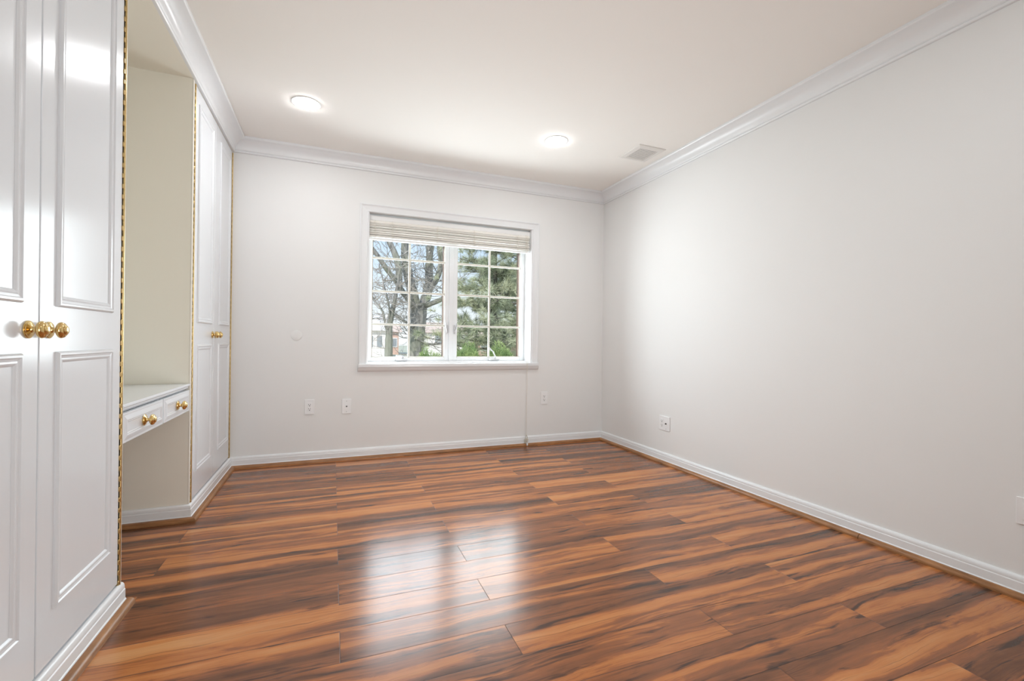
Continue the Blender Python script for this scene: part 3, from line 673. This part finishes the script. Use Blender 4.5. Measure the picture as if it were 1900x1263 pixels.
main = [
    ([(2.52, Y0, GZ - 0.02), (2.53, Y0, 0.5), (2.57, Y0, 1.1), (2.61, Y0, 1.6), (2.62, Y0, 2.15)], 0.25, 0.27),
    ([(2.57, Y0, 1.75), (2.42, Y0 - 0.2, 2.3), (2.20, Y0 - 0.4, 3.0), (2.11, Y0 - 0.4, 3.64), (2.09, Y0 - 0.4, 4.1), (2.06, Y0 - 0.5, 5.4)], 0.20, 0.10),
    ([(2.66, Y0, 1.75), (2.80, Y0 + 0.1, 2.2), (2.93, Y0 + 0.2, 2.5), (2.98, Y0 + 0.2, 2.9), (2.98, Y0 + 0.2, 3.4), (2.98, Y0 + 0.1, 4.03), (2.99, Y0, 5.4)], 0.19, 0.10),
    ([(2.96, Y0 + 0.2, 2.55), (3.10, Y0, 2.82), (3.22, Y0 - 0.2, 3.14), (3.29, Y0 - 0.2, 3.57), (3.20, Y0 - 0.3, 4.05), (3.17, Y0 - 0.3, 5.2)], 0.10, 0.08),
    ([(2.50, Y0, 1.9), (2.30, Y0 - 0.4, 2.15), (2.0, Y0 - 0.8, 2.39), (1.72, Y0 - 1.1, 2.72), (1.41, Y0 - 1.3, 3.05), (1.14, Y0 - 1.4, 3.41), (0.7, Y0 - 1.5, 3.9)], 0.11, 0.055),
    ([(1.85, Y0 - 1.0, 2.52), (1.84, Y0 - 0.9, 3.14), (1.74, Y0 - 0.8, 3.55), (1.52, Y0 - 0.8, 4.03), (1.3, Y0 - 0.8, 4.8)], 0.105, 0.085),
    ([(2.74, Y0, 2.05), (2.95, Y0 - 0.3, 2.13), (3.22, Y0 - 0.6, 2.26), (3.48, Y0 - 0.8, 2.46), (3.99, Y0 - 1.0, 2.7)], 0.10, 0.05),
    ([(2.48, Y0, 1.35), (2.25, Y0 - 0.5, 1.43), (1.98, Y0 - 0.8, 1.56), (1.6, Y0 - 1.0, 1.75)], 0.06, 0.03),
    ([(2.72, Y0, 0.85), (2.95, Y0 - 0.3, 0.82), (3.25, Y0 - 0.5, 0.84), (3.9, Y0 - 0.6, 0.92)], 0.045, 0.03),
]
bare_tree('thick bare grey tree trunk forking upward outside the left window sash', main, 105, 0.018, (2.52, Y0, GZ), (M_BARK, M_TWIG))
Y1 = 10.0; q = Y1 / 15.0
second = [
    ([(1.67 * q, Y1, GZ - 0.02), (1.67 * q, Y1, 0.4), (1.68 * q, Y1, 1.05), (1.70 * q, Y1, 1.5), (1.79 * q, Y1 - 0.1, 2.05), (1.84 * q, Y1 - 0.2, 2.4), (1.95 * q, Y1 - 0.3, 3.2)], 0.155, 0.03),
    ([(1.66 * q, Y1, 1.1), (1.58 * q, Y1 + 0.1, 1.4), (1.50 * q, Y1 + 0.2, 1.85), (1.27 * q, Y1 + 0.3, 2.2), (0.95 * q, Y1 + 0.3, 2.5)], 0.05, 0.02),
    ([(1.70 * q, Y1, 1.45), (1.62 * q, Y1 - 0.2, 2.1), (1.46 * q, Y1 - 0.3, 2.6), (1.30 * q, Y1 - 0.3, 3.3)], 0.03, 0.012),
]
second = [([(x, y, z if z < 0 else 0.973 + (z - 0.973) * q) for (x, y, z) in pts], r0 * q, r1 * q) for (pts, r0, r1) in second]
bare_tree('thinner bare tree standing left of the thick forked trunk outside', second, 46, 0.010, (1.67 * q, Y1, GZ), (M_BARK, M_TWIGR), tl=0.6)

def quads_mesh(name, centers, dirs, length, width, m, parent, ls=None):
    """many thin blades as one mesh, made with numpy"""
    n = len(centers); c = np.array(centers); d = np.array(dirs); d /= np.linalg.norm(d, axis=1)[:, None] + 1e-9
    a = np.random.RandomState(5).normal(size=(n, 3)); s = np.cross(d, a); s /= np.linalg.norm(s, axis=1)[:, None] + 1e-9
    L = (length if ls is None else np.array(ls)[:, None] * length)
    v = np.stack([c - s * width * 0.5, c + s * width * 0.5, c + d * L + s * width * 0.2, c + d * L - s * width * 0.2], 1).reshape(-1, 3)
    me = bpy.data.meshes.new(name); me.vertices.add(4 * n); me.vertices.foreach_set('co', v.ravel().astype(np.float32))
    me.loops.add(4 * n); me.loops.foreach_set('vertex_index', np.arange(4 * n, dtype=np.int32))
    me.polygons.add(n); me.polygons.foreach_set('loop_start', np.arange(0, 4 * n, 4, dtype=np.int32)); me.polygons.foreach_set('loop_total', np.full(n, 4, dtype=np.int32))
    me.materials.append(m); me.update(calc_edges=True); me.validate()
    o = bpy.data.objects.new(name, me); C.objects.link(o)
    if parent: put(o, parent)
    return o
def pine(label, x, y, h, spread, zlow, ntuft, seed, lean=0.0):
    R = random.Random(seed); t = thing('pine_tree', label, 'tree', (x, y, GZ))
    tr = MB(); tr.tube([(x, y, GZ - 0.02), (x + lean * 0.5, y, h * 0.5), (x + lean, y, h)], [0.13, 0.09, 0.03], 9); tr.build('trunk', M_PBARK, t, smooth=True)
    br = MB(); cen = []; dr = []; ls = []
    z = zlow
    while z < h - 0.2:
        nb = R.randint(5, 7); a0 = R.uniform(0, 6.28); sp = spread * (1.0 - 0.5 * (z - zlow) / (h - zlow))
        for k in range(nb):
            a = a0 + k * 2 * PI / nb + R.uniform(-0.3, 0.3); L = sp * R.uniform(0.7, 1.1)
            base_ = Vector((x, y, z + R.uniform(-0.1, 0.1))); di = Vector((math.cos(a), math.sin(a), 0))
            pts = [base_ + di * (L * s) + Vector((0, 0, 0.25 * L * s * s * (0.6) + R.uniform(-0.03, 0.03))) for s in (0, 0.25, 0.5, 0.75, 1.0)]
            br.tube(pts, [0.026, 0.02, 0.015, 0.010, 0.005], 5)
            for s in range(ntuft):
                f = R.uniform(0.22, 1.02); i = min(int(f * 4), 3); p = pts[i].lerp(pts[i + 1], min(f * 4 - i, 1.0))
                off = Vector((R.gauss(0, 1), R.gauss(0, 1), R.gauss(0.25, 0.55))) * 0.16 * (0.5 + f)
                p2 = p + off; br.tube([p, p2], [0.006, 0.003], 3)
                sd_ = (off.normalized() + di * 0.7).normalized()
                for q_ in range(75):
                    d = (sd_ * 0.55 + Vector((R.gauss(0, 0.6), R.gauss(0, 0.6), R.gauss(0.1, 0.6))))
                    cen.append(tuple(p2 - sd_ * R.uniform(0, 0.12))); dr.append(tuple(d)); ls.append(R.uniform(0.7, 1.15))
        z += R.uniform(0.38, 0.5)
    br.build('branches', M_PBARK, t)
    quads_mesh('needles', cen, dr, 0.135, 0.0058, M_NEEDLE, t, ls)
    return t
pine('bushy grey green pine filling the right window sash', 3.28, 9.5, 5.2, 1.38, 0.45, 24, 21)
pine('second pine behind, seen at the right edge of the window', 5.2, 12.2, 6.0, 1.6, 0.4, 11, 33)

def shrub(label, x, y, rx, ry, h, n, seed):
    R = np.random.RandomState(seed); t = thing('yew_shrub', label, 'shrub', (x, y, GZ), 'green shrubs outside')
    st = MB()
    for k in range(7):
        a = R.uniform(0, 6.28); st.tube([(x, y, GZ - 0.01), (x + 0.5 * rx * math.cos(a), y + 0.5 * ry * math.sin(a), GZ + h * 0.45), (x + 0.8 * rx * math.cos(a), y + 0.8 * ry * math.sin(a), GZ + h * 0.8)], [0.02, 0.014, 0.006], 5)
    st.build('stems', M_PBARK, t)
    u = R.normal(size=(n, 3)); u /= np.linalg.norm(u, axis=1)[:, None]; u[:, 2] = np.abs(u[:, 2])
    rr = R.uniform(0.80, 1.0, size=(n, 1)) * (1 + 0.035 * np.sin(u[:, :1] * 9 + seed) + 0.035 * np.cos(u[:, 1:2] * 11))
    u2 = np.sign(u) * np.abs(u) ** 0.62; c = u2 * rr * np.array([rx, ry, h]) + np.array([x, y, GZ]); d = u + R.normal(size=(n, 3)) * 0.8 + np.array([0, 0, 0.35])
    quads_mesh('foliage', c, d, 0.055, 0.007, M_YEW, t, R.uniform(0.6, 1.3, size=n)); return t
shrub('low green shrub outside, below the thick forked trunk', 1.45, 7.3, 0.245, 0.4, 1.36, 26000, 3)
shrub('low green shrub at the bottom of the right sash, left of its crank', 2.06, 7.2, 0.245, 0.4, 1.44, 30000, 1)
shrub('low green shrub behind the crank handle of the right sash', 2.66, 7.3, 0.245, 0.4, 1.46, 30000, 2)
shrub('low green shrub at the bottom right corner of the right sash', 3.26, 7.25, 0.245, 0.4, 1.44, 26000, 4)

def house(label, x0, x1, y0, y1, zw, zr, wallm, roofm, wins, name='house'):
    t = thing(name, label, 'house', ((x0 + x1) / 2, (y0 + y1) / 2, GZ), 'pale houses far beyond the garden')
    b = MB(); b.box(x0, x1, y0, y1, GZ, zw)
    for k in range(1, 14):
        z = GZ + (zw - GZ) * k / 14; b.box(x0 - 0.02, x1 + 0.02, y0 - 0.025, y0, z - 0.012, z + 0.012)
    b.build('wall', wallm, t)
    ym = (y0 + y1) / 2; e = 0.35
    b = MB(); b.add([(x0 - e, y0 - e, zw - 0.08), (x1 + e, y0 - e, zw - 0.08), (x1 + e, y1 + e, zw - 0.08), (x0 - e, y1 + e, zw - 0.08), (x0 - e, ym, zr), (x1 + e, ym, zr)],
                    [(0, 1, 5, 4), (2, 3, 4, 5), (0, 4, 3), (1, 2, 5), (0, 3, 2, 1)]); b.build('roof', roofm, t)
    for (a, c, w_, h_) in wins:
        f = MB().bbox(a - 0.08, a + w_ + 0.08, y0 - 0.06, y0 - 0.026, c - 0.08, c + h_ + 0.08, 0.01, 1).build('window_frame', M_SIDING, t)
        b = MB().box(a, a + w_, y0 - 0.075, y0 - 0.0605, c, c + h_); b.build('pane', M_HGLASS, f)
    return t
house('pale house with faded pink roof between the trunk and the sash edge', 7.3, 11.0, 38, 44, 1.62, 2.5, M_SIDING, M_PINKROOF, [(8.0, 0.55, 0.7, 0.8), (9.6, 0.55, 0.8, 0.8)])
house('white house at the far left seen through the left sash', 0.8, 4.0, 38, 44, 1.7, 3.0, M_SIDING, M_SIDING, [(2.4, 0.3, 0.6, 0.9), (3.3, 0.3, 0.4, 0.9)])
house('orange brick house with white gable behind the thin tree', 5.1, 6.2, 47, 52, 1.75, 2.5, M_BRICK, M_PINKROOF, [(5.5, 0.2, 0.5, 0.8)])
house('long low pink roofed house behind the right window shrubs', 12.6, 19.0, 44, 50, 0.75, 1.95, M_BRICK, M_PINKROOF, [(14.0, -0.1, 0.8, 0.6)])
